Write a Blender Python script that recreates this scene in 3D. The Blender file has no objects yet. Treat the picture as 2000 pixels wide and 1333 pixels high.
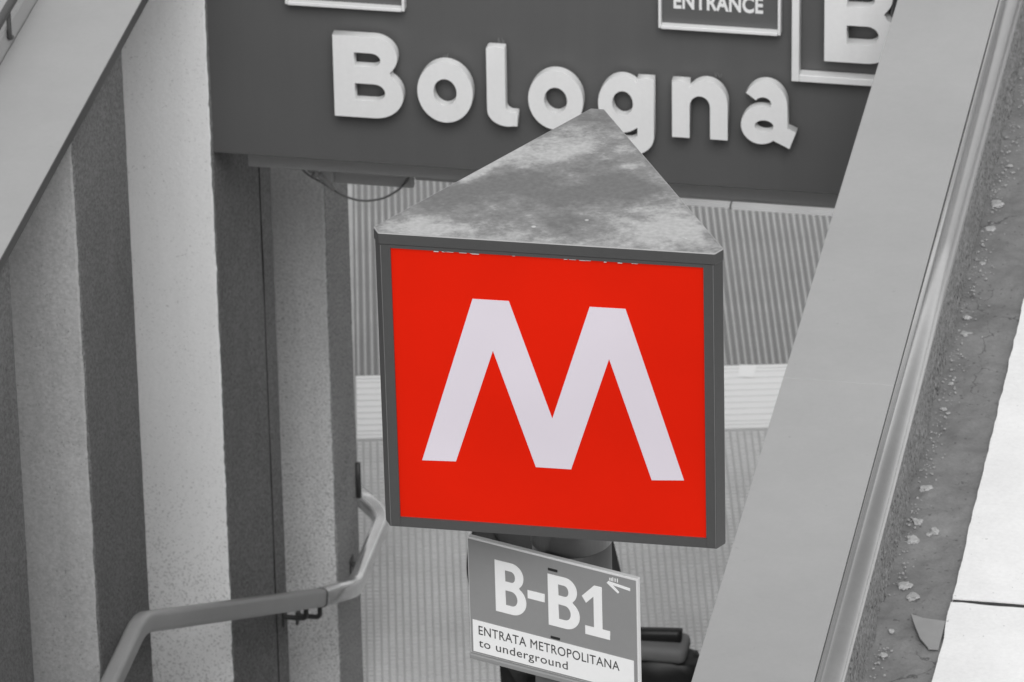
import bpy, bmesh, math, random
from mathutils import Vector, Matrix, noise
R = math.radians
random.seed(7)
S = bpy.context.scene
COL = S.collection

# ------------------------------------------------------------------ camera
cam_d = bpy.data.cameras.new('camera')
cam = bpy.data.objects.new('camera', cam_d)
COL.objects.link(cam)
rt, up, fw = Vector((.98358, .17970, -.01615)), Vector((-.07094, .46748, .88116)), Vector((-.16589, .86554, -.47255))
cam.matrix_world = Matrix(((rt.x, up.x, -fw.x, 0), (rt.y, up.y, -fw.y, 0), (rt.z, up.z, -fw.z, 9.6), (0, 0, 0, 1)))
cam_d.sensor_width = 36
cam_d.lens = 225
cam_d.clip_start = .5
cam_d.clip_end = 1000
cam_d.dof.use_dof = True
cam_d.dof.focus_distance = 14.9
cam_d.dof.aperture_fstop = 18
S.camera = cam

# ------------------------------------------------------------------ light
SUN_EL, SUN_AZ = R(45), R(168)          # azimuth measured clockwise from +Y
w = bpy.data.worlds.new('World'); S.world = w; w.use_nodes = True
nt = w.node_tree; nt.nodes.clear()
sky = nt.nodes.new('ShaderNodeTexSky'); sky.sky_type = 'NISHITA'; sky.sun_disc = False
sky.sun_elevation = SUN_EL; sky.sun_rotation = SUN_AZ
hs = nt.nodes.new('ShaderNodeHueSaturation'); hs.inputs['Saturation'].default_value = 0
bg = nt.nodes.new('ShaderNodeBackground'); bg.inputs['Strength'].default_value = .15
wo = nt.nodes.new('ShaderNodeOutputWorld')
nt.links.new(sky.outputs[0], hs.inputs['Color']); nt.links.new(hs.outputs[0], bg.inputs['Color'])
nt.links.new(bg.outputs[0], wo.inputs['Surface'])
sd = bpy.data.lights.new('sun', 'SUN'); sd.energy = 1.45; sd.angle = R(30); sd.color = (1, 1, 1)
so = bpy.data.objects.new('sun', sd); COL.objects.link(so)
tosun = Vector((math.sin(SUN_AZ) * math.cos(SUN_EL), math.cos(SUN_AZ) * math.cos(SUN_EL), math.sin(SUN_EL)))
so.rotation_euler = tosun.to_track_quat('Z', 'Y').to_euler()
S.view_settings.view_transform = 'Standard'
S.view_settings.look = 'None'
S.view_settings.gamma = 1
S.view_settings.use_curve_mapping = False
S.view_settings.exposure = 0.22

# ------------------------------------------------------------------ materials
def mat(name, col, rough=.7, blotch=.0, bscale=2.0, grain=.0, gscale=120, bump=.0, bumpscale=150, metal=0., pits=0., pscale=60, pden=.16, pbase=.26,
        pitz=None, spec=.5, streak=0., dirt=None, stretch=None, cracks=0, cscale=2.5, emit=0):
    m = bpy.data.materials.new(name); m.use_nodes = True
    t = m.node_tree; N = t.nodes; L = t.links
    b = N['Principled BSDF']
    if not isinstance(col, (tuple, list)): col = (col, col, col)
    b.inputs['Roughness'].default_value = rough
    b.inputs['Metallic'].default_value = metal
    b.inputs['Specular IOR Level'].default_value = spec
    tc = N.new('ShaderNodeTexCoord')
    vec = tc.outputs['Object']
    if stretch:
        mp = N.new('ShaderNodeMapping'); mp.inputs['Scale'].default_value = stretch
        L.new(vec, mp.inputs['Vector']); vec = mp.outputs[0]
    def noi(scale, detail=5, rough_=.6, v=None):
        n = N.new('ShaderNodeTexNoise'); n.inputs['Scale'].default_value = scale
        n.inputs['Detail'].default_value = detail; n.inputs['Roughness'].default_value = rough_
        L.new(v or vec, n.inputs['Vector']); return n.outputs['Fac']
    def math_(op, a, b_):
        n = N.new('ShaderNodeMath'); n.operation = op
        for i, v in enumerate((a, b_)):
            if isinstance(v, (int, float)): n.inputs[i].default_value = v
            else: L.new(v, n.inputs[i])
        return n.outputs[0]
    fac = None
    def mul(f):
        nonlocal fac
        fac = f if fac is None else math_('MULTIPLY', fac, f)
    if blotch:
        mul(math_('ADD', math_('MULTIPLY', math_('SUBTRACT', noi(bscale), .5), 2.4 * blotch), 1.0))
    if grain:
        mul(math_('ADD', math_('MULTIPLY', math_('SUBTRACT', noi(gscale, 3, .7), .5), 3 * grain), 1.0))
    if streak:
        mp = N.new('ShaderNodeMapping'); mp.inputs['Scale'].default_value = (9, 9, .5)
        L.new(tc.outputs['Object'], mp.inputs['Vector'])
        mul(math_('ADD', math_('MULTIPLY', math_('SUBTRACT', noi(2.0, 4, .6, mp.outputs[0]), .5), 2.4 * streak), 1.0))
    pit_fac = None
    if pits:
        # small dark pores, their density following a broad noise (and height if pitz = (z0, z1))
        v = N.new('ShaderNodeTexNoise'); v.inputs['Scale'].default_value = pscale; v.inputs['Detail'].default_value = 2
        L.new(vec, v.inputs['Vector'])
        thr = math_('MULTIPLY', noi(3.0, 3), pden)
        if pitz:
            sep = N.new('ShaderNodeSeparateXYZ'); L.new(tc.outputs['Object'], sep.inputs[0])
            mr = N.new('ShaderNodeMapRange'); mr.inputs[1].default_value = pitz[0]; mr.inputs[2].default_value = pitz[1]
            mr.inputs[3].default_value = 0; mr.inputs[4].default_value = .10
            L.new(sep.outputs['Z'], mr.inputs[0])
            thr = math_('ADD', thr, mr.outputs[0])
        lo = math_('ADD', thr, pbase)
        mr2 = N.new('ShaderNodeMapRange')
        L.new(v.outputs['Fac'], mr2.inputs[0]); L.new(math_('SUBTRACT', lo, .05), mr2.inputs[1]); L.new(lo, mr2.inputs[2])
        mr2.inputs[3].default_value = 1 - pits; mr2.inputs[4].default_value = 1
        mul(mr2.outputs[0]); pit_fac = mr2.outputs[0]
    if dirt:
        # a stain of its own shape that rises from a level: (z_low, z_high, amount)
        sep = N.new('ShaderNodeSeparateXYZ'); L.new(tc.outputs['Object'], sep.inputs[0])
        zz = math_('ADD', sep.outputs['Z'], math_('MULTIPLY', math_('SUBTRACT', noi(4, 6, .7), .5), 1.0))
        mr = N.new('ShaderNodeMapRange'); mr.inputs[1].default_value = dirt[0]; mr.inputs[2].default_value = dirt[1]
        mr.inputs[3].default_value = 1 - dirt[2]; mr.inputs[4].default_value = 1
        L.new(zz, mr.inputs[0]); mul(mr.outputs[0])
    if cracks:
        # thin wandering cracks, only in places
        nz = N.new('ShaderNodeTexNoise'); nz.inputs['Scale'].default_value = 6; nz.inputs['Detail'].default_value = 5
        L.new(vec, nz.inputs['Vector'])
        wv = N.new('ShaderNodeVectorMath'); wv.operation = 'MULTIPLY_ADD'; wv.inputs[1].default_value = (.25, .25, .25)
        L.new(nz.outputs['Color'], wv.inputs[0]); L.new(vec, wv.inputs[2])
        vo = N.new('ShaderNodeTexVoronoi'); vo.feature = 'DISTANCE_TO_EDGE'; vo.inputs['Scale'].default_value = cscale
        L.new(wv.outputs[0], vo.inputs['Vector'])
        wid = math_('MULTIPLY', math_('MAXIMUM', math_('SUBTRACT', noi(2.2, 3), .47), 0), .10)
        mr = N.new('ShaderNodeMapRange'); mr.inputs[1].default_value = 0
        L.new(vo.outputs['Distance'], mr.inputs[0]); L.new(math_('ADD', wid, .0001), mr.inputs[2])
        mr.inputs[3].default_value = 1 - cracks; mr.inputs[4].default_value = 1
        mul(mr.outputs[0])
    if emit:
        b.inputs['Emission Color'].default_value = (*[c ** .9 for c in col], 1)
        L.new(math_('MULTIPLY', math_('ADD', math_('MULTIPLY', math_('SUBTRACT', noi(1.7, 2), .5), 1.8), 1.0), emit), b.inputs['Emission Strength'])
    if fac is None:
        b.inputs['Base Color'].default_value = (*col, 1)
    else:
        mx = N.new('ShaderNodeVectorMath'); mx.operation = 'SCALE'
        mx.inputs[0].default_value = col; L.new(fac, mx.inputs['Scale'])
        L.new(mx.outputs[0], b.inputs['Base Color'])
    if bump:
        bp = N.new('ShaderNodeBump'); bp.inputs['Strength'].default_value = bump; bp.inputs['Distance'].default_value = .004
        h = noi(bumpscale, 6, .65)
        if pit_fac is not None: h = math_('ADD', h, math_('MULTIPLY', pit_fac, .6))
        L.new(h, bp.inputs['Height']); L.new(bp.outputs[0], b.inputs['Normal'])
    return m

M = {}
M['coping'] = mat('painted_steel_coping', .36, .45, .14, 1.3, .035, 70, .05, 40, pits=.18, pscale=42, pden=.05, pbase=.225, streak=.03)
M['roll'] = mat('steel_edge_tube', .50, .27, .10, 5, .04, 60, metal=.95)
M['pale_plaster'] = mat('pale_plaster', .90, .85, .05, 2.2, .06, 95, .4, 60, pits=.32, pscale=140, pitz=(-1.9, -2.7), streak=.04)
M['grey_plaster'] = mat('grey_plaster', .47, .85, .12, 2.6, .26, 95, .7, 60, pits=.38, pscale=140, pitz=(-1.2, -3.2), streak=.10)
M['shaded_plaster'] = mat('shaded_plaster', .19, .9, .18, 2.5, .85, 100, 1.0, 90, pits=.55, pscale=120, pitz=(-.6, -3.2), streak=.08)  # tone darkened to hold the shade of the pilasters' inner faces
M['lit_grey_plaster'] = mat('lit_grey_plaster', .70, .85, .12, 2.6, .30, 95, .7, 60, pits=.42, pscale=130, pitz=(-1.8, -3.4), streak=.10)  # grey plaster again, lightened for the light falling on the last pilaster front
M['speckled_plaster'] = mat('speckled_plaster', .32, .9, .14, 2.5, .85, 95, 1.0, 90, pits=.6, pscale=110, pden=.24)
M['rough_render'] = mat('rough_render', .215, .95, .2, 6, .95, 85, 1.0, 90, pits=.75, pscale=80, pden=.24, pbase=.27)
M['cement'] = mat('cement', .21, .9, .42, 5, .16, 110, .8, 45, pits=.4, pscale=60, cracks=.6, cscale=3.2)
M['white_stone'] = mat('white_stone', .84, .8, .12, 5, .08, 70, .15, 60, pits=.4, pscale=55, pden=.09, pbase=.235)
M['joint'] = mat('dark_joint', .035, .95)
M['fascia'] = mat('fascia_panel', .098, .5, .10, 1.3, .03, 80, streak=.06)
M['letter'] = mat('white_letter', .78, .5, .05, 3, .03, 60, streak=.04)
M['white_frame'] = mat('white_frame', .76, .5, .06, 4, .03, 60)
M['plate_dark'] = mat('plate_dark', .10, .5, .06, 3)
M['flange'] = mat('steel_flange', .46, .5, .16, 3, .05, 60)
M['beam'] = mat('steel_beam', .5, .55, .16, 3, .05, 60)
M['board'] = mat('dark_board', .2, .7, .1, 3)
M['white_profile'] = mat('white_profile', .75, .5, .05, 3)
M['lamp'] = mat('lamp_diffuser', .8, .4, emit=.28)
M['cable'] = mat('cable', .2, .6)
M['conduit'] = mat('conduit', .35, .4, .1, 30)
M['steel'] = mat('brushed_steel', .66, .16, .16, 8, .06, 60, metal=.8)
M['dark_steel'] = mat('dark_steel', .045, .5, .1, 10)
M['rail_grey'] = mat('grey_rail', .33, .34, .08, 6, .04, 70, spec=.6)
M['rubber'] = mat('black_rubber', .015, .6)
M['frame'] = mat('anthracite_frame', .068, .42, .10, 3, .05, 60)
M['frame_edge'] = mat('bare_edge', .34, .4, .2, 14)
M['seam'] = mat('frame_seam', .17, .4)
M['red'] = mat('red_acrylic', (.50, .008, .001), .33, .05, 2.2, .015, 20, spec=.2, emit=.26)
M['white_film'] = mat('white_film', (.54, .50, .55), .36, .03, 3, spec=.25, emit=.17)
M['flake'] = mat('paint_flake', .5, .8, .2, 90)
M['pole'] = mat('pole_metal', .10, .38, .14, 6, .04, 60, streak=.08)
M['plate_grey'] = mat('plate_grey', .25, .38, .09, 4, .03, 60)
M['plate_white'] = mat('plate_white', .80, .45, .05, 3, .02, 60)
M['print'] = mat('print_dark', .06, .6)
M['edge'] = mat('plate_edge', .62, .35)
M['floor'] = mat('floor_base', .23, .7, .14, 2.5, .05, 60)
M['rib'] = mat('floor_rib', .43, .6, .28, 3.0, .08, 60)
M['stud'] = mat('floor_stud', .60, .6, .34, 1.6, .06, 60)
M['stud_base'] = mat('stud_base', .46, .7, .25, 2.0, .05, 60)
M['band'] = mat('band_white', .86, .6, .05, 3)
M['white_patch'] = mat('white_patch', .9, .8)
M['chip'] = mat('mortar_chip', .42, .9, .3, 60, .2, 160, .8, 120)
M['scrap'] = mat('cement_flake', .30, .85, .12, 12)
M['gravel'] = mat('gravel', .34, .95, .5, 40)
M['stair'] = mat('stair_stone', .5, .8, .1, 3, .08, 90, .1, 60)
M['open_hall'] = mat('bounce_plaster', .72, .9, .1, 1, .05, 60, .2, 60)  # unseen hall walls, kept pale to bounce light
M['asphalt'] = mat('asphalt', .06, .9, .15, .8, .2, 90, .4, 80)
M['shirt'] = mat('dark_shirt', .045, .9, .15, 9, .1, 90)
M['trousers'] = mat('dark_trousers', .03, .9, .15, 9, .1, 90)
M['skin'] = mat('skin', (.34, .33, .325), .55, .05, 12)
M['hair'] = mat('dark_hair', .025, .6, .2, 60)
M['bag'] = mat('black_bag', .012, .5, .2, 9)
M['flap'] = mat('bag_flap', .16, .7, .15, 9)
M['shoe'] = mat('dark_shoe', .03, .5)

# lid: sheet metal mottled with pale and dark patches
def lid_mat():
    m = bpy.data.materials.new('mottled_lid'); m.use_nodes = True
    t = m.node_tree; N = t.nodes; L = t.links; b = N['Principled BSDF']
    tc = N.new('ShaderNodeTexCoord')
    mp = N.new('ShaderNodeMapping'); mp.inputs['Scale'].default_value = (1.0, 1.15, 1); mp.inputs['Rotation'].default_value = (0, 0, R(-32))
    mp.inputs['Location'].default_value = (3.35, .62, 0)
    L.new(tc.outputs['Object'], mp.inputs[0])
    n1 = N.new('ShaderNodeTexNoise'); n1.inputs['Scale'].default_value = 5.5; n1.inputs['Detail'].default_value = 9
    n1.inputs['Roughness'].default_value = .62; n1.inputs['Distortion'].default_value = .4
    L.new(mp.outputs[0], n1.inputs['Vector'])
    def op(o_, a, b_):
        n = N.new('ShaderNodeMath'); n.operation = o_
        for k, v in enumerate((a, b_)):
            if isinstance(v, (int, float)): n.inputs[k].default_value = v
            else: L.new(v, n.inputs[k])
        return n.outputs[0]
    # warped coordinates for the pale and dark tones, each an irregular patch of its own
    nv = N.new('ShaderNodeTexNoise'); nv.inputs['Scale'].default_value = 4; nv.inputs['Detail'].default_value = 6
    L.new(tc.outputs['Object'], nv.inputs['Vector'])
    wv = N.new('ShaderNodeVectorMath'); wv.operation = 'MULTIPLY_ADD'
    wv.inputs[1].default_value = (.16, .16, 0); L.new(nv.outputs['Color'], wv.inputs[0])
    ofs = N.new('ShaderNodeVectorMath'); ofs.operation = 'SUBTRACT'; ofs.inputs[1].default_value = (.08, .08, 0)
    L.new(tc.outputs['Object'], ofs.inputs[0]); L.new(ofs.outputs[0], wv.inputs[2])
    n3 = N.new('ShaderNodeTexNoise'); n3.inputs['Scale'].default_value = 24; n3.inputs['Detail'].default_value = 10
    n3.inputs['Roughness'].default_value = .75; L.new(mp.outputs[0], n3.inputs['Vector'])
    tot = op('ADD', op('MULTIPLY', op('SUBTRACT', n1.outputs['Fac'], .5), 3.2), op('MULTIPLY', op('SUBTRACT', n3.outputs['Fac'], .5), 2.6))
    for (x, y, rx, ry, rot, amt) in ((-.03, .24, .17, .085, 20, .85), (-.27, .07, .26, .05, 52, .9), (-.24, -.19, .20, .06, 4, .75), (.26, -.12, .17, .10, 0, .85),
                                     (.02, .43, .10, .06, 0, -.15), (-.19, .03, .22, .07, 35, -.75), (.10, .07, .18, .10, 20, -.65), (.04, -.13, .13, .08, -20, -.4), (.13, .15, .05, .025, 0, .5)):
        m2 = N.new('ShaderNodeMapping'); m2.vector_type = 'TEXTURE'
        m2.inputs['Location'].default_value = (x, y, 2.966); m2.inputs['Rotation'].default_value = (0, 0, R(rot)); m2.inputs['Scale'].default_value = (rx * 1.5, ry * 1.6, 1)
        L.new(wv.outputs[0], m2.inputs[0])
        gt = N.new('ShaderNodeTexGradient'); gt.gradient_type = 'QUADRATIC_SPHERE'; L.new(m2.outputs[0], gt.inputs[0])
        tot = op('ADD', tot, op('MULTIPLY', gt.outputs['Fac'], amt * 1.5))
    cr = N.new('ShaderNodeValToRGB')
    e = cr.color_ramp.elements
    e[0].position = .0; e[0].color = (.16, .16, .16, 1); e[1].position = 1; e[1].color = (.44, .44, .44, 1)
    x = e.new(.5); x.color = (.235, .235, .235, 1)
    L.new(op('ADD', op('MULTIPLY', tot, .75), .42), cr.inputs[0])
    n2 = N.new('ShaderNodeTexNoise'); n2.inputs['Scale'].default_value = 85; n2.inputs['Detail'].default_value = 4
    L.new(tc.outputs['Object'], n2.inputs['Vector'])
    mr = N.new('ShaderNodeMapRange'); mr.inputs[1].default_value = .3; mr.inputs[2].default_value = .7
    mr.inputs[3].default_value = .88; mr.inputs[4].default_value = 1.12
    L.new(n2.outputs['Fac'], mr.inputs[0])
    # a few tiny bright spatters
    vo = N.new('ShaderNodeTexVoronoi'); vo.inputs['Scale'].default_value = 11
    L.new(tc.outputs['Object'], vo.inputs['Vector'])
    ms = N.new('ShaderNodeMapRange'); ms.inputs[1].default_value = .04; ms.inputs[2].default_value = .07
    ms.inputs[3].default_value = .3; ms.inputs[4].default_value = 0.
    L.new(vo.outputs['Distance'], ms.inputs[0])
    sc = N.new('ShaderNodeVectorMath'); sc.operation = 'SCALE'
    L.new(cr.outputs[0], sc.inputs[0]); L.new(mr.outputs[0], sc.inputs['Scale'])
    ad = N.new('ShaderNodeVectorMath'); ad.operation = 'ADD'
    L.new(sc.outputs[0], ad.inputs[0]); L.new(ms.outputs[0], ad.inputs[1])
    L.new(ad.outputs[0], b.inputs['Base Color'])
    b.inputs['Roughness'].default_value = .6; b.inputs['Specular IOR Level'].default_value = .3
    bp = N.new('ShaderNodeBump'); bp.inputs['Strength'].default_value = .12; bp.inputs['Distance'].default_value = .004
    L.new(n1.outputs['Fac'], bp.inputs['Height']); L.new(bp.outputs[0], b.inputs['Normal'])
    return m
M['lid'] = lid_mat()

# ------------------------------------------------------------------ helpers
def link(name, me, parent=None, label=None, cat=None, group=None, kind=None):
    o = bpy.data.objects.new(name, me); COL.objects.link(o)
    if parent: o.parent = parent
    for k, v in (('label', label), ('category', cat), ('group', group), ('kind', kind)):
        if v: o[k] = v
    return o
def mesh_of(bm, name, m, smooth=False):
    bmesh.ops.recalc_face_normals(bm, faces=bm.faces)
    me = bpy.data.meshes.new(name); bm.to_mesh(me); bm.free()
    for x in (m if isinstance(m, list) else [m]): me.materials.append(x)
    if smooth:
        for p in me.polygons: p.use_smooth = True
    return me
def obj(name, bm, m, parent=None, smooth=False, **k):
    return link(name, mesh_of(bm, name, m, smooth), parent, **k)
def thing(name, label, cat, loc=(0, 0, 0), rz=0, group=None, rot=None):
    o = link(name, None, None, label, cat, group)
    o.location = loc; o.rotation_euler = rot or (0, 0, rz); o.empty_display_size = .1
    return o
def box(bm, x0, x1, y0, y1, z0, z1, bev=0, seg=1):
    r = bmesh.ops.create_cube(bm, size=1)
    vs = r['verts']
    for v in vs:
        v.co = Vector((x0 + (v.co.x + .5) * (x1 - x0), y0 + (v.co.y + .5) * (y1 - y0), z0 + (v.co.z + .5) * (z1 - z0)))
    if bev:
        es = list({e for v in vs for e in v.link_edges})
        bmesh.ops.bevel(bm, geom=es, offset=bev, segments=seg, affect='EDGES', profile=.5)
def B(*a, **k):
    bm = bmesh.new(); box(bm, *a, **k); return bm
def prism(bm, pts, z0, z1, plane='xy', bev=0):
    """extrude a polygon; plane xy -> along z, xz -> along y"""
    f = (lambda p, h: Vector((p[0], p[1], h))) if plane == 'xy' else (lambda p, h: Vector((p[0], h, p[1])))
    lo = [bm.verts.new(f(p, z0)) for p in pts]; hi = [bm.verts.new(f(p, z1)) for p in pts]
    n = len(pts); fs = [bm.faces.new(lo), bm.faces.new(hi)]
    for i in range(n): fs.append(bm.faces.new((lo[i], lo[(i + 1) % n], hi[(i + 1) % n], hi[i])))
    if bev:
        es = list({e for fc in fs for e in fc.edges})
        bmesh.ops.bevel(bm, geom=es, offset=bev, segments=2, affect='EDGES', profile=.5)
def tube(bm, pts, prof, upv=Vector((0, 0, 1)), cap=True):
    """sweep a 2D profile [(side, up)] along points"""
    pts = [Vector(p) for p in pts]; rings = []
    for i, p in enumerate(pts):
        a = (pts[i] - pts[i - 1]).normalized() if i else None
        b = (pts[i + 1] - pts[i]).normalized() if i < len(pts) - 1 else None
        t = (a + b).normalized() if a and b else (a or b)
        s = t.cross(upv)
        s = s.normalized() if s.length > 1e-4 else Vector((1, 0, 0))
        u = s.cross(t).normalized()
        k = 1 / max(.6, t.dot(a)) if a and b else 1
        rings.append([bm.verts.new(p + s * q[0] * k + u * q[1]) for q in prof])
    n = len(prof)
    for r0, r1 in zip(rings, rings[1:]):
        for j in range(n): bm.faces.new((r0[j], r0[(j + 1) % n], r1[(j + 1) % n], r1[j]))
    if cap: bm.faces.new(rings[0]); bm.faces.new(rings[-1])
def circ(r, n=16): return [(r * math.cos(2 * math.pi * i / n), r * math.sin(2 * math.pi * i / n)) for i in range(n)]
def rrect(w, h, r, n=5):
    o = []
    for cx, cy, a0 in ((w / 2 - r, h / 2 - r, 0), (-w / 2 + r, h / 2 - r, 90), (-w / 2 + r, -h / 2 + r, 180), (w / 2 - r, -h / 2 + r, 270)):
        for i in range(n + 1):
            a = R(a0 + 90 * i / n); o.append((cx + r * math.cos(a), cy + r * math.sin(a)))
    return o
def smooth_path(pts, rad=.05, n=5):
    """round the corners of a polyline"""
    pts = [Vector(p) for p in pts]; out = [pts[0]]
    for i in range(1, len(pts) - 1):
        p = pts[i]; a = pts[i - 1] - p; b = pts[i + 1] - p
        r = min(rad, a.length * .45, b.length * .45)
        p0 = p + a.normalized() * r; p1 = p + b.normalized() * r
        for k in range(n + 1):
            t = k / n; out.append(p0 * (1 - t) ** 2 + p * 2 * t * (1 - t) + p1 * t * t)
    out.append(pts[-1]); return out
def grid_sheet(x0, x1, y0, y1, z, nx, ny, amp, sc, seed=0, xjit=0):
    bm = bmesh.new(); V = []
    for j in range(ny + 1):
        row = []
        for i in range(nx + 1):
            x = x0 + (x1 - x0) * i / nx; y = y0 + (y1 - y0) * j / ny
            h = noise.fractal(Vector((x * sc + seed, y * sc, 3.1)), .8, 2.1, 5) * amp
            row.append(bm.verts.new((x, y, z + h)))
        V.append(row)
    for j in range(ny):
        for i in range(nx): bm.faces.new((V[j][i], V[j][i + 1], V[j + 1][i + 1], V[j + 1][i]))
    return bm

# curves -> filled, extruded glyph meshes
def arc(cx, cy, rx, ry, a0, a1, n=18):
    return [(cx + rx * math.cos(R(a0 + (a1 - a0) * i / n)), cy + ry * math.sin(R(a0 + (a1 - a0) * i / n))) for i in range(n + 1)]
def glyph_mesh(name, loops, depth, m, bevel=0.0):
    cu = bpy.data.curves.new('tmp', 'CURVE'); cu.dimensions = '2D'; cu.fill_mode = 'BOTH'
    for lp in loops:
        sp = cu.splines.new('POLY'); sp.points.add(len(lp) - 1)
        for p, q in zip(sp.points, lp): p.co = (q[0], q[1], 0, 1)
        sp.use_cyclic_u = True
    cu.extrude = depth / 2; cu.bevel_depth = bevel; cu.bevel_resolution = 2
    o = bpy.data.objects.new('tmp', cu); COL.objects.link(o)
    dg = bpy.context.evaluated_depsgraph_get(); dg.update()
    me = bpy.data.meshes.new_from_object(o.evaluated_get(dg), depsgraph=dg)
    bpy.data.objects.remove(o); bpy.data.curves.remove(cu)
    me.name = name; me.materials.clear(); me.materials.append(m)
    return me
def text_mesh(name, s, m, depth=.002, offset=0.0, spacing=1.0):
    cu = bpy.data.curves.new('tmp', 'FONT'); cu.body = s; cu.size = 1; cu.extrude = .01; cu.offset = offset; cu.space_character = spacing
    cu.resolution_u = 4
    o = bpy.data.objects.new('tmp', cu); COL.objects.link(o)
    dg = bpy.context.evaluated_depsgraph_get(); dg.update()
    me = bpy.data.meshes.new_from_object(o.evaluated_get(dg), depsgraph=dg)
    bpy.data.objects.remove(o); bpy.data.curves.remove(cu)
    me.name = name; me.materials.clear(); me.materials.append(m)
    return me
def place_xz(me, x0, x1, z0, z1, y0, y1):
    """fit a glyph mesh (drawn in its xy plane) into a box of the vertical plane; y0 back, y1 front"""
    xs = [v.co.x for v in me.vertices]; ys_ = [v.co.y for v in me.vertices]; zs = [v.co.z for v in me.vertices]
    ax, bx_, ay, by_, az, bz = min(xs), max(xs), min(ys_), max(ys_), min(zs), max(zs)
    for v in me.vertices:
        v.co = Vector((x0 + (v.co.x - ax) / (bx_ - ax) * (x1 - x0), y0 + (v.co.z - az) / (bz - az) * (y1 - y0), z0 + (v.co.y - ay) / (by_ - ay) * (z1 - z0)))
    return me

G = {}
G['B'] = [[(0, 0), (0, 100)] + arc(46, 75.5, 27, 24.5, 90, -48) + arc(46, 29, 33, 29, 52, -90) ,
          [(24, 80)] + arc(43, 71.5, 11, 8.5, 90, -90, 10) + [(24, 63)],
          [(24, 42)] + arc(46, 31.5, 12.5, 10.5, 90, -90, 10) + [(24, 21)]]
G['o'] = [arc(50, 50, 50, 50, 0, 352, 44), arc(50, 50, 21, 22, 0, 345, 24)]
G['l'] = [[(0, 20), (0, 98), (2, 100), (21, 100), (22, 98), (22, 26)] + arc(30, 26, 8, 8, 180, 268, 6) + [(36, 18), (36, 1)] + arc(24, 20, 24, 20, -72, -180, 10)]
G['n'] = [[(0, 0), (0, 98), (30, 98), (30, 87)] + arc(60, 60, 38, 42, 132, 0) + [(98, 0), (67, 0), (67, 55)] + arc(49, 55, 18, 19, 0, 180, 14) + [(31, 0)]]
G['a'] = [[(9, 82)] + arc(44, 62, 40, 40, 138, 0) + [(84, 27), (100, 21), (88, -7), (61, 4)] + arc(36, 29, 36, 31, -50, -270) +
          [(54, 60), (55, 66)] + arc(40, 65, 15, 11, 0, 150, 10)]
G['a'].append(arc(42, 28, 17, 10, 0, 345, 20))
G['g'] = [[(72, 92), (72, 100), (102, 100), (102, -8)] + arc(55, -8, 47, 36, 0, -150) + [(24, -10)] + arc(54, -3, 18, 12, -150, -8, 10) +
          [(72, 8)] + arc(44, 50, 44, 52, -55, -305, 30), arc(45, 52, 19, 23, 0, 345, 22)]
G['1'] = [[(0, 74), (36, 100), (58, 100), (58, 17), (80, 17), (80, 0), (8, 0), (8, 17), (34, 17), (34, 78), (12, 62)]]
G['-'] = [[(0, 0), (0, 20), (42, 20), (42, 0)]]
G['P'] = [[(0, 0), (0, 100)] + arc(36, 75, 26, 25, 90, -52) + arc(36, 28.5, 31, 28.5, 56, -90),
          [(22, 84)] + arc(35, 73, 9, 11, 90, -90, 10) + [(22, 62)],
          [(22, 45)] + arc(35, 30.5, 13, 14.5, 90, -90, 10) + [(22, 16)]]

# ------------------------------------------------------------------ the ground
def plane(bm, x0, x1, y0, y1, z):
    bm.faces.new([bm.verts.new(p) for p in ((x0, y0, z), (x1, y0, z), (x1, y1, z), (x0, y1, z))])
bm = bmesh.new()
plane(bm, -400, -5.62, -400, 400, -.03); plane(bm, -2.03, 400, -400, 400, -.03)
plane(bm, -5.62, -2.03, -400, 12.2, -.03); plane(bm, -5.62, -2.03, 20.75, 400, -.03)
# (the roofless hall behind the sign is cut out below by the raised kerb: its opening is left free)
bm.free()
bm = bmesh.new()
for a in ((-400, -8.2, -400, 400), (-8.2, -5.62, -400, 20.5), (-5.62, -2.03, -400, 12.2), (-2.03, .6, -400, 20.5), (.6, 400, -400, 400),
          (-8.2, .6, 31.0, 400)):
    plane(bm, *a, -.03)
obj('street_ground', bm, M['asphalt'], kind='structure')
# cement strip along the foot of the right parapet
obj('cement_strip', grid_sheet(-2.03, -1.74, 13.0, 20.5, -.004, 30, 500, .016, 5.0), M['cement'], smooth=True, kind='structure')
# white stone paving, slab by slab
pav = obj('stone_pavement', B(-1.793, 1.78, 11.57, 20.45, -.029, .009), M['joint'], kind='structure')
def slab(x0, x1, y0, y1, seed):
    bm = bmesh.new(); pts = []
    rnd = random.Random(seed)
    def edge(ax, ay, bx, by, n):
        for i in range(n):
            t = i / n; j = (noise.noise(Vector((ax + (bx - ax) * t, ay + (by - ay) * t, seed * 3.3)) * 9) * .006 + noise.noise(Vector((ax + (bx - ax) * t, ay + (by - ay) * t, seed * 3.3)) * 31) * .0018)
            nx, ny = -(by - ay), bx - ax; l = math.hypot(nx, ny)
            pts.append((ax + (bx - ax) * t + nx / l * j, ay + (by - ay) * t + ny / l * j))
    edge(x0, y0, x1, y0, 40); edge(x1, y0, x1, y1, 60); edge(x1, y1, x0, y1, 40); edge(x0, y1, x0, y0, 120)
    prism(bm, pts, -.011, .014)
    return bm
yy = 11.56
for k in range(4):
    y0 = yy + k * 2.305
    for q, xx in enumerate((-1.795, -.60, .60)):
        obj('paving_slab', slab(xx, xx + 1.188, y0 + .010, y0 + 2.290, k * 5 + q), M['white_stone'], pav)

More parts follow.
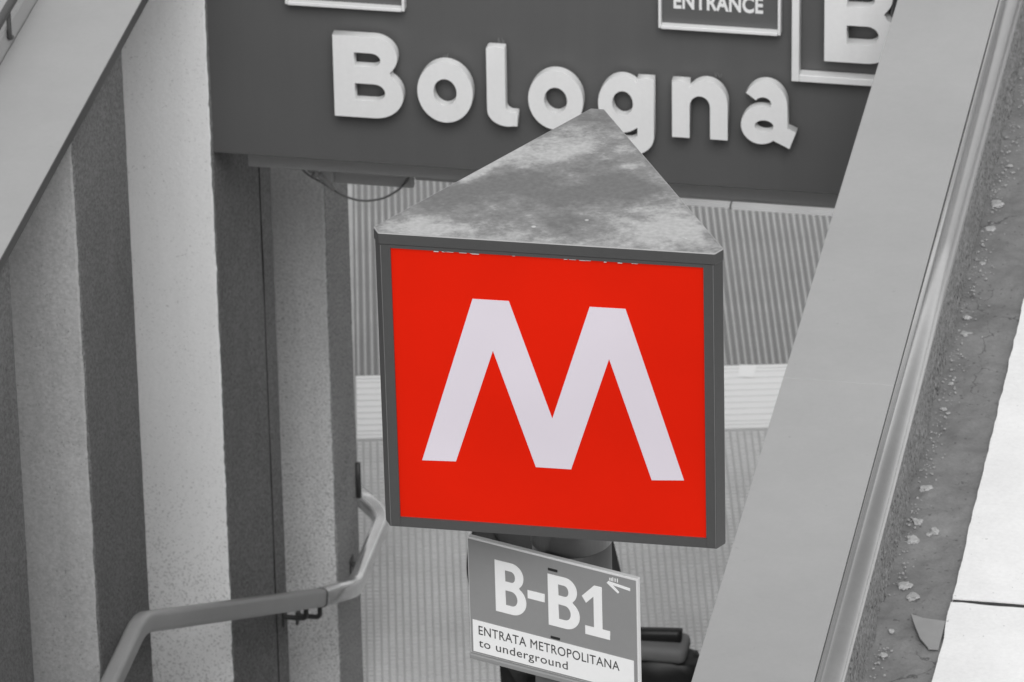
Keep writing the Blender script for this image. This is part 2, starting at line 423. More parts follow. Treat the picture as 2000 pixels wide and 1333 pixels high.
# ------------------------------------------------------------------ the underground floor, laid 12 degrees off the stairwell
ZF = -4.5
fl = link('station_floor', None, None, kind='structure')
bm = B(-1.9, 5.2, 22.0, 30.2, -.2, 0)
fl.data if False else None
COL.objects.unlink(fl); bpy.data.objects.remove(fl)
fl = obj('station_floor', bm, M['floor'], kind='structure')
fl.location = (0, 0, ZF); fl.rotation_euler = (0, 0, R(12))
# ribs running away from the stairs
P = .0320
ribbm = bmesh.new()
prof = [(-.0075, 0), (-.0062, .006), (-.003, .0085), (.003, .0085), (.0062, .006), (.0075, 0)]
pa = [ribbm.verts.new((p[0], 25.985, p[1])) for p in prof]; pb = [ribbm.verts.new((p[0], 29.6, p[1])) for p in prof]
for i in range(len(prof) - 1): ribbm.faces.new((pa[i], pa[i + 1], pb[i + 1], pb[i]))
ribbm.faces.new(pa); ribbm.faces.new(pb)
ribme = mesh_of(ribbm, 'rib', M['rib'])
NR = 108
for i in range(NR):
    o = link('rib', ribme, fl); o.location = (-.19 + i * P, 0, .0005)
    o.scale.x = .92 + .16 * random.random()
# studs: the same ribs cut across, nearer the stairs
bm = bmesh.new()
nv = int((25.375 - 22.9) / P)
for i in range(NR):
    u = -.19 + i * P
    for j in range(nv):
        v = 22.9 + j * P
        h = .0045 + .0015 * random.random()
        lo = [bm.verts.new(p) for p in ((u - .0118, v, .0004), (u + .0118, v, .0004), (u + .0118, v + .0240, .0004), (u - .0118, v + .0240, .0004))]
        hi = [bm.verts.new(p) for p in ((u - .0095, v + .0022, h), (u + .0095, v + .0022, h), (u + .0095, v + .0215, h), (u - .0095, v + .0215, h))]
        bm.faces.new(hi)
        for a in range(4): bm.faces.new((lo[a], lo[(a + 1) % 4], hi[(a + 1) % 4], hi[a]))
obj('stud_base', B(-.204, 3.3, 22.05, 25.379, .0002, .0003), M['stud_base'], fl)
obj('floor_studs', bm, M['stud'], fl, kind='stuff')
# pale tactile band across
obj('tactile_base', B(-.204, 3.2, 25.380, 25.982, .0005, .0035), M['board' if False else 'white_profile'], fl)
bar = mesh_of(B(-.202, 3.2, 0, .050, .004, .0095, bev=.0025), 'tactile_bar', M['band'])
bw = mesh_of(B(-.202, 3.2, 0, .026, .004, .0095, bev=.0025), 'tactile_bar', M['band'])
v = 25.383
for k in range(12):
    thin = k in (0, 1, 10, 11)
    o = link('tactile_bar', bw if thin else bar, fl); o.location = (0, v, 0)
    v += (.0345 if thin else .0580)
# smooth pale strip along the wall
obj('edge_strip', B(-1.85, -.206, 22.02, 29.6, .0005, .004), M['rib'], fl)
# thin white four-sided patch added on the band
bm = bmesh.new()
prism(bm, [(1.572, 25.975), (1.650, 25.966), (1.624, 25.849), (1.556, 25.863)], .011, .0125)
pp = obj('band_patch', bm, M['white_patch'], label='small white patch laid on the pale tactile band', cat='white_patch')
pp.location = (0, 0, ZF); pp.rotation_euler = (0, 0, R(12))

# unseen hall walls, pale to bounce light; roof left off so sky reaches floor
for nm, a, lb in (('hall_wall', (-8.2, .6, 30.6, 31.0), 'plain plaster wall closing the far end of the hall left roofless for sky light'),
                  ('hall_wall', (-8.4, -8.1, 20.6, 31.0), 'plain plaster wall on the left side of the hall left roofless for sky light'),
                  ('hall_wall', (.5, .8, 20.6, 31.0), 'plain plaster wall on the right side of the hall left roofless for sky light')):
    obj(nm, B(*a, -4.72, .3), M['open_hall'], label=lb, cat='wall', group='plain walls of the hall left roofless for sky light')
obj('hall_paving', B(-8.2, .6, 20.7, 31.0, -4.78, -4.71), M['floor'], kind='structure')

# stairs
bm = bmesh.new()
def flight(y0, z0, n, tr, ri):
    for i in range(n):
        box(bm, -5.2, -2.35, y0 + i * tr, y0 + (i + 1) * tr + .001 * (i % 2), z0 - (i + 1) * ri - .5, z0 - (i + 1) * ri)
flight(13.2, -.03, 16, .28, .167)
box(bm, -5.2, -2.35, 17.681, 18.70, -3.4, -2.70)
flight(18.702, -2.70, 11, .315, .1637)
box(bm, -5.2, -2.35, 22.168, 23.2, -5.2, -4.502)
st = obj('stairs', bm, M['stair'], kind='structure')

# ------------------------------------------------------------------ left wall: pilasters in plaster
def rough_pilaster(x0, x1, y0, y1, z0, z1, seed, jit=.006, groove=None):
    """a pilaster whose arrises are a little chipped; front at y0, inner face at x1"""
    bm = bmesh.new(); n = 260; rings = []
    for k in range(n + 1):
        z = z0 + (z1 - z0) * k / n
        def j(c, s=1.0):
            a = noise.noise(Vector((seed * 7.7 + c * 3.1, z * 5, 0.3))) * .3 + noise.noise(Vector((seed * 5.1, c * 2.2, z * 15))) * .5 + noise.noise(Vector((c, seed, z * 37))) * .6
            return a * jit * s
        c = .006
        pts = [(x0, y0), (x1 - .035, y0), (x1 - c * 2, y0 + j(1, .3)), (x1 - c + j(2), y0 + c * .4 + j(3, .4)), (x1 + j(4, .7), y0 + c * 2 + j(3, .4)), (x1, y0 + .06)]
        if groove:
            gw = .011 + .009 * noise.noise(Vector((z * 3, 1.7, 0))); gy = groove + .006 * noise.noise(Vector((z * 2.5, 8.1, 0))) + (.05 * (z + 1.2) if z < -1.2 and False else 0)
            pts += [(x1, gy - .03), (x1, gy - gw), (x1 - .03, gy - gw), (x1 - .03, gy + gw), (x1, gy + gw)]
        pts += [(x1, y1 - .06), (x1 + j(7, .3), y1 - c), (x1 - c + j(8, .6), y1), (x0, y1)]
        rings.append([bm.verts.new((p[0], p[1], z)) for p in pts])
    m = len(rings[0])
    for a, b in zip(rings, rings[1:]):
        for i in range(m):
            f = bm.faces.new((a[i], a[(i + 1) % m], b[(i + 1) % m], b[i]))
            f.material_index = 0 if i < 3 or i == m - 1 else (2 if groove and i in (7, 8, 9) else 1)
    bm.faces.new(rings[0]); bm.faces.new(rings[-1])
    return bm, m
XW, XB = -4.967, -5.43
lw = thing('stairwell_wall', 'plaster retaining wall with grey and pale vertical pilasters left of the stairs', 'wall', (0, 0, 0))
obj('back_wall', B(-5.62, XB, 12.2, 22.40, -5.0, .305), M['shaded_plaster'], lw)
def pilaster(y0, y1, front, seed, groove=None, label=None, ztop=.308, xw=XW):
    bm, m = rough_pilaster(XB - .02, xw, y0, y1, -5.0, ztop, seed, groove=groove)
    me = mesh_of(bm, 'pilaster', [front, M['speckled_plaster'] if seed == 5 else M['shaded_plaster'], M['joint']])
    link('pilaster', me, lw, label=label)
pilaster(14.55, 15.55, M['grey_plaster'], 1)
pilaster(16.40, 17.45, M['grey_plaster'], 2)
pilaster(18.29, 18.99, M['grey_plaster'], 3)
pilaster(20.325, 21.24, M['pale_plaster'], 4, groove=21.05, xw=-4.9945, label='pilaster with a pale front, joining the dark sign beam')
pilaster(22.04, 22.47, M['lit_grey_plaster'], 5)

# ------------------------------------------------------------------ left parapet: coping, upstand, small rail
LI, LO = -4.9366, -5.287
lp = thing('low_parapet', 'low parapet with broad light grey coping above the pilastered left wall', 'parapet')
for a, b in ((12.6, 14.2), (14.201, 20.335), (20.665, 22.5)):
    obj('coping_panel', B(LO, LI, a, b, .31, .35, bev=.0008), M['coping'], lp)
obj('dark_edge', B(LI + .0003, LI + .003, 12.6, 20.335, .3085, .3488), M['frame'], lp)  # thin dark strip added to darken the coping's inner edge
obj('upstand', B(LO - .20, LO - .003, 12.6, 22.5, -.02, .43, bev=.006), M['coping'], lp)
rl = thing('short_rail', 'dark tubular rail on bent brackets above the left coping, top left corner', 'railing')
bm = bmesh.new(); tube(bm, [(-5.283, 15.3, .503), (-5.283, 20.4, .503)], circ(.0155, 16)); obj('rail_tube', bm, M['dark_steel'], rl, smooth=True)
for y in (17.0, 18.72, 20.2):
    bm = bmesh.new()
    tube(bm, smooth_path([(-5.281, y, .50), (-5.281, y, .394), (-5.288, y + .05, .374)], .014), circ(.0085, 10), upv=Vector((0, 1, 0)))
    obj('bracket', bm, M['dark_steel'], rl, smooth=True)

# ------------------------------------------------------------------ right parapet
RI, RG, RO = -2.394, -2.0547, -1.999
rp = thing('street_parapet', 'long grey parapet with a wide flat coping and rounded outer edge beside the white paving', 'parapet')
obj('wall_core', B(RI + .015, RO - .016, 13.2, 20.6, -5.0, .31), M['rough_render'], rp)
for a, b in ((13.15, 16.8365), (16.8372, 20.6)):
    obj('coping_panel', B(RI, RG - .0025, a, b, .31, .35, bev=.0006), M['coping'], rp)
bm = bmesh.new()
profile = [(RG, .30), (RG, .3475), (RG + .002, .350), (RG + .008, .350)]
cxr, czr, rr = -2.0160, .3215, .0345
profile += [(cxr + rr * math.cos(R(a)), czr + rr * math.sin(R(a)) * 1.0) for a in range(140, -101, -8)]
A_ = [bm.verts.new((p[0], 13.15, p[1])) for p in profile]; B_ = [bm.verts.new((p[0], 20.6, p[1])) for p in profile]
for i in range(len(profile) - 1): bm.faces.new((A_[i], A_[i + 1], B_[i + 1], B_[i]))
bm.faces.new(A_); bm.faces.new(B_)
o = obj('rolled_edge', bm, M['roll'], rp, smooth=True)
# rough rendered outer face
bm = bmesh.new(); V = []
ny, nz = 900, 16
for j in range(ny + 1):
    row = []
    for i in range(nz + 1):
        y = 13.2 + 7.35 * j / ny; z = -.02 + .242 * i / nz
        d = noise.fractal(Vector((y * 14, z * 14, 0)), .9, 2.2, 5) * .006
        foot = max(0, (.05 - z) / .05) * (.010 + .012 * noise.noise(Vector((y * 5, 2, 0))))
        row.append(bm.verts.new((RO - .008 + d * min(1, (.25 - z) / .08) + foot, y, z)))
    V.append(row)
for j in range(ny):
    for i in range(nz): bm.faces.new((V[j][i], V[j + 1][i], V[j + 1][i + 1], V[j][i + 1]))
obj('render_face', bm, M['rough_render'], rp, smooth=False)

# rubble and chips along the foot
def chip_mesh(s, seed, flat=.5):
    bm = bmesh.new(); bmesh.ops.create_icosphere(bm, subdivisions=3, radius=s / 2)
    for v_ in bm.verts:
        k = 1 + .55 * noise.noise(v_.co * (2.2 / s) + Vector((seed * 9.1, 0, 0))) + .3 * noise.noise(v_.co * (7 / s) + Vector((seed * 3.1, 4, 0)))
        v_.co *= k; v_.co.z *= flat
        v_.co.z = min(v_.co.z, s * .2)
    return mesh_of(bm, 'mortar_chip', M['chip'])
for k, (x, y, s) in enumerate([(-1.952, 16.829, 26), (-1.955, 16.633, 20), (-1.898, 16.586, 16), (-1.958, 16.523, 22), (-1.945, 16.25, 24), (-1.914, 16.194, 22),
                               (-1.951, 15.986, 10), (-1.955, 15.847, 12), (-1.960, 18.759, 26), (-1.957, 18.573, 26), (-1.952, 17.839, 24), (-1.965, 17.958, 16),
                               (-1.961, 17.51, 10), (-1.962, 17.342, 10), (-1.947, 17.319, 9), (-1.912, 16.562, 12), (-1.97, 19.93, 16), (-1.948, 19.047, 10),
                               (-1.934, 18.999, 9), (-1.958, 18.334, 12)]):
    o = link('mortar_chip', chip_mesh(s / 720 * 1.15, k), None, 'pale chip of broken mortar on the cement at the foot of the street parapet', 'chip', 'pale mortar chips along the foot of the parapet')
    o.location = (x, y, .001); o.rotation_euler = (random.uniform(-.2, .2), random.uniform(-.2, .2), random.uniform(0, 6))
bm = bmesh.new()
for k in range(1100):
    y = random.uniform(13.3, 20.4); x = RO + .012 + abs(random.gauss(0, .028)); s = random.choice((.0015, .002, .002, .003, .003, .005))
    if noise.noise(Vector((y * 2.4, 5, 0))) < -.25: continue
    r = bmesh.ops.create_icosphere(bm, subdivisions=1, radius=s)
    for v_ in r['verts']:
        v_.co = Vector((v_.co.x * random.uniform(.5, 1.4), v_.co.y * random.uniform(.5, 1.4), v_.co.z * random.uniform(.4, 1.0))) + Vector((x, y, .002 + s * .2))
obj('gravel', bm, M['gravel'], kind='stuff')
bm = bmesh.new()
prism(bm, [(-1.905, 16.072), (-1.868, 16.054), (-1.800, 16.046), (-1.801, 15.886), (-1.830, 15.886), (-1.862, 15.94), (-1.886, 16.01)], .008, .013)
obj('cement_flake', bm, M['scrap'], label='flat pale grey flake on the cement strip against the white paving edge', cat='flake')

# ------------------------------------------------------------------ sign beam with the station name
YF = 20.38
fb = thing('sign_beam', 'dark grey beam over the stairs bearing the white station name', 'sign', (0, 0, 0))
obj('front_panel', B(-5.03, -2.25, 20.34, YF, -.813, .50, bev=.003), M['fascia'], fb)
obj('beam_body', B(-4.99, -2.3, YF + .002, 20.60, -.80, .46), M['board'], fb)
obj('lower_flange', B(-4.93, -2.32, 20.602, 20.66, -.995, -.78, bev=.003), M['flange'], fb)
YL0, YL1 = 20.316, 20.277
for ch, x0, x1, z0, z1 in (('B', -4.531, -4.275, -.619, -.294), ('o', -4.224, -4.020, -.617, -.375), ('l', -3.970, -3.858, -.617, -.304), ('o', -3.819, -3.618, -.617, -.382),
                           ('g', -3.565, -3.362, -.700, -.386), ('n', -3.297, -3.095, -.614, -.381), ('a', -3.048, -2.848, -.632, -.370)):
    me = place_xz(glyph_mesh('letter', G[ch], .06, M['letter'], bevel=.3), x0 + .0073, x1 + .0073, z0 + .0207, z1 + .0207, YL0, YL1)
    link('letter', me, fb)
# small tufts of wire on top of the letters
for x, z in ((-4.115, -.355), (-3.915, -.284), (-3.13, -.361)):
    bm = bmesh.new()
    for q in range(4):
        dx = random.uniform(-.02, .02)
        tube(bm, [(x + dx * .6, 20.318, z - .004), (x + dx + random.uniform(-.008, .008), 20.312, z + random.uniform(.008, .026))], circ(.0013, 5))
    obj('wire', bm, M['cable'], fb)

def tray_sign(name, label, x0, x1, z0, z1):
    t = thing(name, label, 'sign')
    obj('panel', B(x0 + .004, x1 - .004, 20.318, 20.338, z0 + .004, z1 - .004), M['plate_dark'], t)
    for a in ((x0, x0 + .010, 20.296, 20.336, z0, z1), (x1 - .010, x1, 20.296, 20.336, z0, z1), (x0 + .0105, x1 - .0105, 20.290, 20.336, z0, z0 + .013), (x0 + .0105, x1 - .0105, 20.296, 20.336, z1 - .012, z1)):
        obj('frame_bar', B(*a, bev=.0015), M['white_frame'], t)
    return t
tray_sign('framed_plate', 'white framed dark plate at the top of the beam, left of the capital letter', -4.697, -4.260, -.174, .18)
t = tray_sign('framed_plate', 'white framed dark plate reading ENTRANCE above the station name', -3.340, -2.902, -.1745, .18)
me = place_xz(text_mesh('lettering', 'ENTRANCE', M['letter'], offset=.028, spacing=1.02), -3.288, -2.967, -.1035, -.039, 20.3185, 20.3155)
link('lettering', me, t)
ls = thing('line_sign', 'white square frame round a large white B, at the right end of the beam', 'sign')
for a in ((-2.861, -2.834, 20.29, 20.336, -.348, .33), (-2.8335, -2.35, 20.29, 20.336, -.348, -.321), (-2.349, -2.322, 20.29, 20.336, -.348, .33), (-2.8335, -2.35, 20.29, 20.336, .303, .33)):
    obj('frame_bar', B(*a, bev=.002), M['white_frame'], ls)
link('letter', place_xz(glyph_mesh('letter', G['B'], .05, M['letter'], bevel=.3), -2.743, -2.480, -.252, .095, 20.322, 20.272), ls)
cb = thing('loose_cable', 'thin black cables hanging beside the framed B', 'cable')
bm = bmesh.new()
for q in range(3):
    tube(bm, smooth_path([(-2.50 + q * .02, 20.325, .25), (-2.497 + q * .014, 20.318, .02), (-2.515 + q * .016, 20.315, -.10), (-2.50 + q * .01, 20.32, -.2)], .06), circ(.004, 6))
obj('strand', bm, M['cable'], cb)

# steel beam behind, lamps' white profiles, board, conduit and hanging cable
sb = thing('rear_beam', 'grey steel beam behind and below the dark sign beam', 'beam')
obj('web', B(-4.66, -2.3, 20.905, 21.10, -1.150, -.55, bev=.003), M['beam'], sb)
obj('bottom_edge', B(-4.36, -2.3, 20.885, 20.903, -1.150, -1.085, bev=.002), M['flange'], sb)
obj('end_board', B(-4.665, -4.365, 20.875, 20.903, -1.180, -1.02, bev=.002), M['flange'], sb)
for x0, x1, z0, lb in ((-3.40, -3.172, -1.172, 'short white lamp profile under the rear beam, next to the metro box'), (-3.165, -2.35, -1.176, 'long white lamp profile under the rear beam, next to the street parapet')):
    t = thing('lamp_profile', lb, 'lamp', group='white lamp profiles under the rear beam')
    obj('housing', B(x0, x1, 20.87, 20.93, z0, z0 + .020, bev=.004), M['lamp'], t)
    obj('end_cap', B(x0 - .006, x0 - .0005, 20.872, 20.928, z0 + .001, z0 + .019), M['conduit'], t)
hc = thing('hanging_cable', 'dark cable sagging from the wall end up to the rear beam', 'cable')
bm = bmesh.new()
tube(bm, smooth_path([(-4.80, 20.72, -.98), (-4.755, 20.78, -1.10), (-4.697, 20.86, -1.180), (-4.64, 20.86, -1.22), (-4.582, 20.86, -1.238), (-4.533, 20.86, -1.238), (-4.473, 20.86, -1.222), (-4.414, 20.86, -1.180), (-4.384, 20.86, -1.140), (-4.366, 20.86, -1.10)], .05), circ(.0042, 8))
obj('strand', bm, M['cable'], hc, smooth=True)
cd = thing('conduit', 'short light conduit with clamps at the end of the pilastered wall', 'conduit')
bm = bmesh.new(); tube(bm, [(-4.735, 20.80, -1.085), (-4.70, 20.82, -1.135), (-4.655, 20.82, -1.180)], circ(.0095, 10)); obj('pipe', bm, M['conduit'], cd, smooth=True)
for p in ((-4.735, 20.79, -1.085), (-4.722, 20.80, -1.11)):
    bm = bmesh.new(); tube(bm, [Vector(p) + Vector((-.004, 0, .006)), Vector(p) + Vector((.008, 0, -.008))], circ(.015, 12)); obj('clamp', bm, M['conduit'], cd, smooth=True)
obj('junction_box', B(-4.71, -4.66, 20.83, 20.87, -1.16, -1.06, bev=.004), M['beam'], cd)

# ------------------------------------------------------------------ handrail along the left wall
XR = XW + .09
hr = thing('handrail', 'grey metal handrail following the stairs down the left pilastered wall', 'handrail')
prf = rrect(.060, .074, .019, 4)
path1 = [(XR, 15.6, -.62), (XR, 17.50, -1.70), (XR, 18.50, -1.715), (XR, 21.30, -3.245)]
bm = bmesh.new(); tube(bm, smooth_path(path1, .10, 6), prf); obj('upper_rail', bm, M['rail_grey'], hr, smooth=True)
path2 = [(XR, 21.312, -3.252), (XR, 21.95, -3.575), (XR, 22.55, -3.590), (-5.03, 22.68, -3.545)]
bm = bmesh.new(); tube(bm, smooth_path(path2, .07, 7), prf); obj('lower_rail', bm, M['steel'], hr, smooth=True)
bm = bmesh.new(); tube(bm, [(XR, 21.296, -3.2435), (XR, 21.316, -3.2545)], rrect(.0625, .0765, .020, 4)); obj('joint_seam', bm, M['rubber'], hr)
for y, z in ((21.06, -3.145), (21.30, -3.28), (22.30, -3.62)):
    bm = bmesh.new()
    tube(bm, smooth_path([(XR, y, z), (XR, y, z - .055), (XW - .0, y, z - .055)], .02), circ(.010, 10), upv=Vector((0, 1, 0)))
    box(bm, XW - .003, XW + .006, y - .03, y + .03, z - .085, z - .025, bev=.002)
    obj('bracket', bm, M['dark_steel'], hr, smooth=False)
bm = bmesh.new(); tube(bm, [(-4.957, 22.445, -3.437), (-4.957, 22.445, -3.277)], rrect(.022, .022, .008, 4), upv=Vector((0, 1, 0)))
obj('end_plate', bm, M['dark_steel'], hr, smooth=True)

# ------------------------------------------------------------------ metro box on its pole
BX, BY, TILT = -2.3143, 12.862, -R(.45)
mt = thing('metro_sign', 'three sided metro sign box with a white M on red faces, on a pole', 'metro sign', (BX, BY, 0), rot=(0, TILT, 0))
HW, D, CH = .384, .240, .030
ZB0, ZB1, ZL0, ZL1 = 2.2006, 2.2245, 2.9375, 2.967
def face_pt(i, s, d):
    a = R(-90 + 120 * i)                      # outward direction of face i
    n_ = (math.cos(a), math.sin(a)); t_ = (-n_[1], n_[0])
    return (n_[0] * d + t_[0] * s, n_[1] * d + t_[1] * s)
def hexa(hw, d):
    o = []
    for i in range(3): o += [face_pt(i, -hw, d), face_pt(i, hw, d)]
    return o
SW = .0245
for i in range(3):
    j = (i + 1) % 3
    pts = [face_pt(i, HW - SW, D), face_pt(i, HW - .0012, D), face_pt(i, HW, D - .0006), face_pt(j, -HW, D - .0006), face_pt(j, -HW + .0012, D), face_pt(j, -HW + SW, D), face_pt(j, -HW + SW, D - .016), face_pt(i, HW - SW, D - .016)]
    bm = bmesh.new(); prism(bm, pts, ZB0, ZL0 - .0005); obj('corner_post', bm, M['frame'], mt)
    # thin bare metal seams on both arrises of the post
    bm = bmesh.new()
    for (a, q) in ((i, HW - .0022), (j, -HW + .0022)):
        prism(bm, [face_pt(a, q - .0006, D + .0012), face_pt(a, q + .0006, D + .0012), face_pt(a, q + .0006, D - .002), face_pt(a, q - .0006, D - .002)], ZB0 + .002, ZL0 - .002)
    obj('seam', bm, M['seam'], mt)
    for nm, z0, z1 in (('bottom_rail', ZB0, ZB1), ('top_rail', 2.9288, ZL0 - .0005)):
        bm = bmesh.new(); prism(bm, [face_pt(i, -HW + SW + .0003, D - .0004), face_pt(i, HW - SW - .0003, D - .0004), face_pt(i, HW - SW - .0003, D - .016), face_pt(i, -HW + SW + .0003, D - .016)], z0, z1)
        obj(nm, bm, M['frame'], mt)
    bm = bmesh.new(); prism(bm, [face_pt(i, -HW + SW - .004, D - .0065), face_pt(i, HW - SW + .004, D - .0065), face_pt(i, HW - SW + .004, D - .0125), face_pt(i, -HW + SW - .004, D - .0125)], ZB1 - .004, 2.9325)
    fp = obj('face_panel', bm, M['red'], mt)
    MP = [(-.3036, 2.3785), (-.1737, 2.8088), (-.0896, 2.8090), (.0044, 2.5112), (.0967, 2.8075), (.1791, 2.8080), (.3083, 2.3725), (.2333, 2.3672), (.1393, 2.6763), (.0457, 2.3812), (-.0367, 2.3809), (-.1297, 2.6781), (-.2240, 2.3816)]
    bm = bmesh.new()
    lo = [bm.verts.new((*face_pt(i, p[0], D - .0064), p[1])) for p in MP]; hi = [bm.verts.new((*face_pt(i, p[0], D - .0054), p[1])) for p in MP]
    bm.faces.new(hi)
    for k in range(len(MP)): bm.faces.new((lo[k], lo[(k + 1) % len(MP)], hi[(k + 1) % len(MP)], hi[k]))
    bmesh.ops.triangulate(bm, faces=bm.faces[:])
    obj('letter', bm, M['white_film'], fp)
# flaking paint along the upper edge of the front panel
bm = bmesh.new()
for k in range(15):
    s = random.choice((random.uniform(-.27, .30), random.uniform(-.27, -.05), random.uniform(.08, .25))); wd = random.uniform(.004, .022); h = random.uniform(.0008, .0022)
    z = 2.9288 - h * .5
    pts = [face_pt(0, s, D - .001), face_pt(0, s + wd, D - .001), face_pt(0, s + wd * .8, D - .005), face_pt(0, s + wd * .1, D - .005)]
    prism(bm, pts, z - h, z)
obj('paint_flakes', bm, M['flake'], mt, kind='stuff')
bm = bmesh.new(); prism(bm, hexa(HW + .0025, D + .0015), ZL0, ZL1, bev=.0022)
lid = obj('lid', bm, [M['lid'], M['frame'], M['frame_edge']], mt)
for p in lid.data.polygons:
    p.material_index = 0 if p.normal.z > .95 else (2 if p.normal.z > .25 else 1)
bm = bmesh.new(); prism(bm, hexa(HW - .03, D - .018), ZB0 + .002, ZB0 + .010); obj('base_plate', bm, M['frame'], mt)
bm = bmesh.new(); tube(bm, [(0, 0, .02), (0, 0, 2.06)], circ(.094, 48), upv=Vector((0, 1, 0))); obj('pole', bm, M['pole'], mt, smooth=False)
bm = bmesh.new(); tube(bm, [(0, 0, 2.063), (0, 0, ZB0 + .004)], circ(.0972, 48), upv=Vector((0, 1, 0))); obj('collar', bm, M['pole'], mt)
bm = bmesh.new(); prism(bm, circ(.17, 40), -.03, .02); obj('foot_plate', bm, M['pole'], mt)
for nm in ('pole', 'collar'):
    for p in bpy.data.objects[nm].data.polygons: p.use_smooth = len(p.vertices) == 4

# ------------------------------------------------------------------ direction plate strapped to the pole
ep = thing('direction_plate', 'grey and white entrance plate with B-B1 strapped to the pole', 'sign', (-2.3697, 12.7435, 2.0), rot=(0, TILT * 1.2, -R(18.5)))
obj('plate', B(-.2125, .2410, 0, .014, -.2405, .0765, bev=.0018, seg=2), M['edge'], ep)
obj('grey_field', B(-.2095, .2375, -.0012, .0006, -.2375, .0715), M['plate_grey'], ep)
obj('white_field', B(-.2030, .2290, -.0026, -.0013, -.2330, -.1465), M['plate_white'], ep)
obj('bottom_lip', B(-.2125, .2410, -.007, .016, -.2545, -.2410, bev=.002), M['plate_grey'], ep)
for g, x0, x1, z0, z1 in (('P', -.1385, -.0560, -.1060, .0335), ('-', -.0515, -.0060, -.0490, -.0270), ('P', .0035, .0870, -.1065, .0320), ('1', .0940, .1670, -.1060, .0310)):
    link('letter', place_xz(glyph_mesh('letter', G[g], .01, M['plate_white']), x0, x1, z0, z1, -.0011, -.0024), ep)
for s, x0, x1, z0, z1, sp in (('ENTRATA METROPOLITANA', -.187, .191, -.1835, -.1590, 1.06), ('to underground', -.1875, .0523, -.2245, -.1950, 1.06)):
    link('lettering', place_xz(text_mesh('lettering', s, M['print'], offset=0, spacing=sp), x0, x1, z0, z1, -.0025, -.0033), ep)
bm = bmesh.new()
prism(bm, [(.1610, .0478), (.1650, .0530), (.2225, .0478), (.2225, .0410), (.1760, .0455), (.1935, .0300), (.1905, .0260)], -.0025, -.0011, plane='xz')
obj('arrow', bm, M['plate_white'], ep)
bm = bmesh.new()
for x, h in ((.168, .007), (.172, .008), (.176, .010), (.182, .009), (.188, .010)):
    box(bm, x, x + .0022, -.002, -.0011, .0555, .0555 + h)
obj('scribble', bm, M['plate_white'], ep)
for x, z in ((.0177, .0450), (.0203, -.1391)):
    obj('strap_slot', B(x - .012, x + .012, -.0031, -.0014, z - .003, z + .003), M['rubber'], ep)
for z in (.045, -.139):
    obj('strap', B(-.03, .06, .0145, .03, z - .008, z + .008), M['dark_steel'], ep)

# ------------------------------------------------------------------ person going down the stairs, back to the camera
PX, PY, PZ = -3.74, 20.05, -3.52
pe = thing('person', 'person in dark clothes walking down the stairs behind the pole, seen from behind', 'person', (PX, PY, PZ))
def skin_body(name, verts, edges, radii, m, parent, sub=2):
    me = bpy.data.meshes.new(name); me.from_pydata(verts, edges, [])
    o = bpy.data.objects.new('tmp_skin', me); COL.objects.link(o)
    md = o.modifiers.new('skin', 'SKIN'); md.use_smooth_shade = True
    for d, r in zip(me.skin_vertices[0].data, radii): d.radius = r if isinstance(r, tuple) else (r, r)
    me.skin_vertices[0].data[0].use_root = True
    s = o.modifiers.new('sub', 'SUBSURF'); s.levels = sub; s.render_levels = sub
    dg = bpy.context.evaluated_depsgraph_get(); dg.update()
    out = bpy.data.meshes.new_from_object(o.evaluated_get(dg), depsgraph=dg)
    bpy.data.objects.remove(o)
    out.name = name; out.materials.clear(); out.materials.append(m)
    for p in out.polygons: p.use_smooth = True
    return link(name, out, parent)
# body: pelvis root, spine, neck, head, arms with hands, legs with feet; facing +Y
bv = [(0, 0, .95), (0, .01, 1.12), (0, 0, 1.30), (0, -.01, 1.43), (0, .01, 1.52), (0, .03, 1.60), (0, .035, 1.70),
      (-.17, 0, 1.40), (-.235, -.01, 1.16), (-.22, .06, .93), (-.215, .09, .84),
      (.17, 0, 1.40), (.245, -.03, 1.14), (.30, .05, .96), (.325, .08, .90),
      (-.09, 0, .90), (-.095, .04, .50), (-.095, -.02, .09), (-.10, .13, .04),
      (.09, .02, .90), (.095, .16, .46), (.095, .19, -.04), (.10, .33, -.10)]
be = [(0, 1), (1, 2), (2, 3), (3, 4), (4, 5), (5, 6), (3, 7), (7, 8), (8, 9), (9, 10), (3, 11), (11, 12), (12, 13), (13, 14),
      (0, 15), (15, 16), (16, 17), (17, 18), (0, 19), (19, 20), (20, 21), (21, 22)]
br = [(.15, .11), (.14, .10), (.155, .11), (.12, .09), .055, (.078, .092), (.075, .088), .062, .046, .034, .028, .062, .046, .036, .028, .085, .062, .045, .035, .085, .062, .045, .035]
skin_body('body', bv, be, br, M['skin'], pe)
# clothes as slightly larger shells
tv = [bv[0], bv[1], bv[2], bv[3], bv[7], bv[8], bv[11], bv[12], (.295, .045, .975), (-.222, .055, .95)]
skin_body('shirt', tv, [(0, 1), (1, 2), (2, 3), (3, 4), (4, 5), (3, 6), (6, 7), (7, 8), (5, 9)], [(.175, .13), (.165, .125), (.18, .13), (.135, .105), .085, .066, .080, .062, .048, .046], M['shirt'], pe)
tr = [bv[0], bv[15], bv[16], (-.095, -.015, .12), bv[19], bv[20], (.095, .185, .0)]
skin_body('trousers', tr, [(0, 1), (1, 2), (2, 3), (0, 4), (4, 5), (5, 6)], [(.165, .125), .10, .075, .062, .10, .075, .062], M['trousers'], pe)
for fx, fy, fz in ((-.10, .08, .035), (.10, .26, -.115)):
    skin_body('shoe', [(fx, fy - .10, fz), (fx, fy, fz), (fx, fy + .12, fz - .01)], [(0, 1), (1, 2)], [.042, .045, .035], M['shoe'], pe)
bm = bmesh.new(); bmesh.ops.create_uvsphere(bm, u_segments=20, v_segments=14, radius=.1)
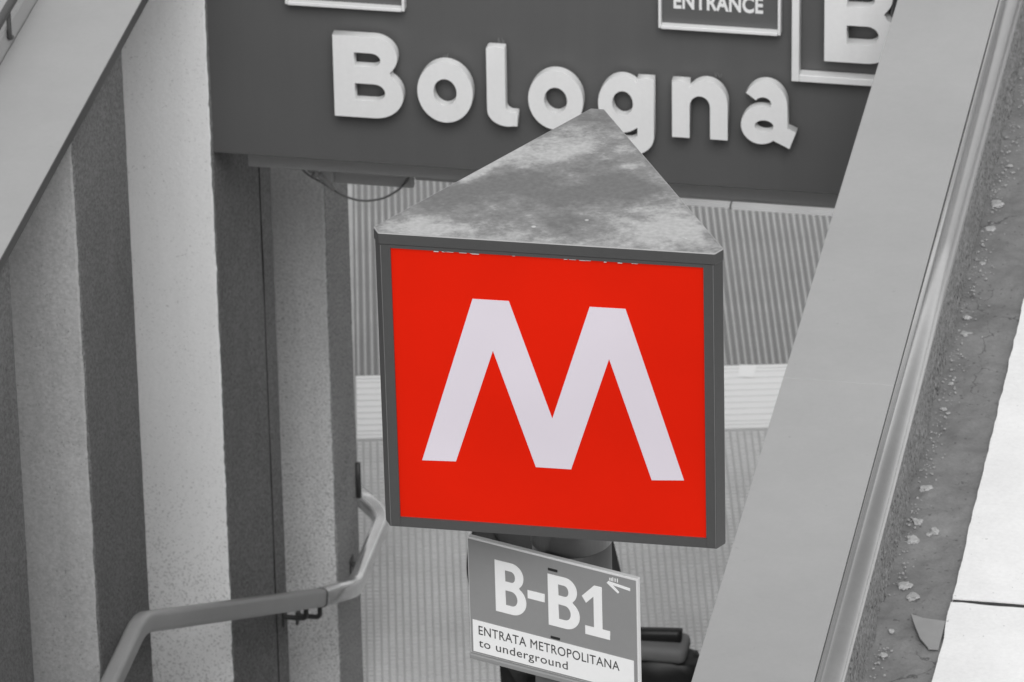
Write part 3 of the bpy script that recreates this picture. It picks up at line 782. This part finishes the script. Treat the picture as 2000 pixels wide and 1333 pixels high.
for v_ in bm.verts:
    v_.co = Vector((v_.co.x * .92, v_.co.y * 1.05 + .02, v_.co.z * 1.02 + 1.685))
bmesh.ops.delete(bm, geom=[v_ for v_ in bm.verts if (v_.co.y > .075 and v_.co.z < 1.72) or v_.co.z < 1.60], context='VERTS')
obj('hair', bm, M['hair'], pe, smooth=True)
for s in (-1, 1):
    for k in range(5):
        hx, hy, hz = (bv[10] if s < 0 else bv[14])
        ln = (.055, .075, .08, .075, .06)[k]
        off = Vector(((k - 2) * .006, (k - 2) * .015, 0))
        p0 = Vector((hx, hy, hz)) + off * .8
        dd = Vector((.02 * -s, .03, -1)).normalized() if k else Vector((-.5 * s, .6, -.6)).normalized()
        skin_body('finger', [tuple(p0), tuple(p0 + dd * ln * .55), tuple(p0 + dd * ln * .9 + Vector((-s * .012, .012, -.008)))], [(0, 1), (1, 2)], [.010, .0085, .007], M['skin'], pe, 1)
    # ears, nose
for s in (-1, 1):
    bm = bmesh.new(); bmesh.ops.create_uvsphere(bm, u_segments=10, v_segments=8, radius=.03)
    for v_ in bm.verts: v_.co = Vector((v_.co.x * .35 + s * .083, v_.co.y * .6 + .035, v_.co.z + 1.655))
    obj('ear', bm, M['skin'], pe, smooth=True)
pe.scale = (1.0, 1.0, 1.05)
# bag held in the right hand
bgt = thing('shoulder_bag', 'bulging black bag at the right arm of the person on the stairs', 'bag', (PX + .43, PY + .06, PZ + .53))
bm = bmesh.new(); bmesh.ops.create_cube(bm, size=1)
bmesh.ops.subdivide_edges(bm, edges=bm.edges[:], cuts=5, use_grid_fill=True)
for v_ in bm.verts:
    c = v_.co.copy(); sp = c.normalized() * .55
    q = c.lerp(sp, .45)
    v_.co = Vector((q.x * .30, q.y * .16, q.z * .36 + .17)) + Vector((noise.noise(c * 4), noise.noise(c * 4 + Vector((5, 0, 0))), noise.noise(c * 4 + Vector((0, 7, 0))))) * .018
obj('pouch', bm, M['bag'], bgt, smooth=True)
obj('flap', B(-.13, .10, -.075, .075, .335, .40, bev=.025, seg=3), M['flap'], bgt, smooth=True)
bm = bmesh.new(); tube(bm, [(-.20, .0, .405), (-.05, .0, .418), (.055, .0, .425), (.075, .0, .424)], rrect(.05, .05, .02, 4)); obj('rolled_strap', bm, M['bag'], bgt, smooth=True)
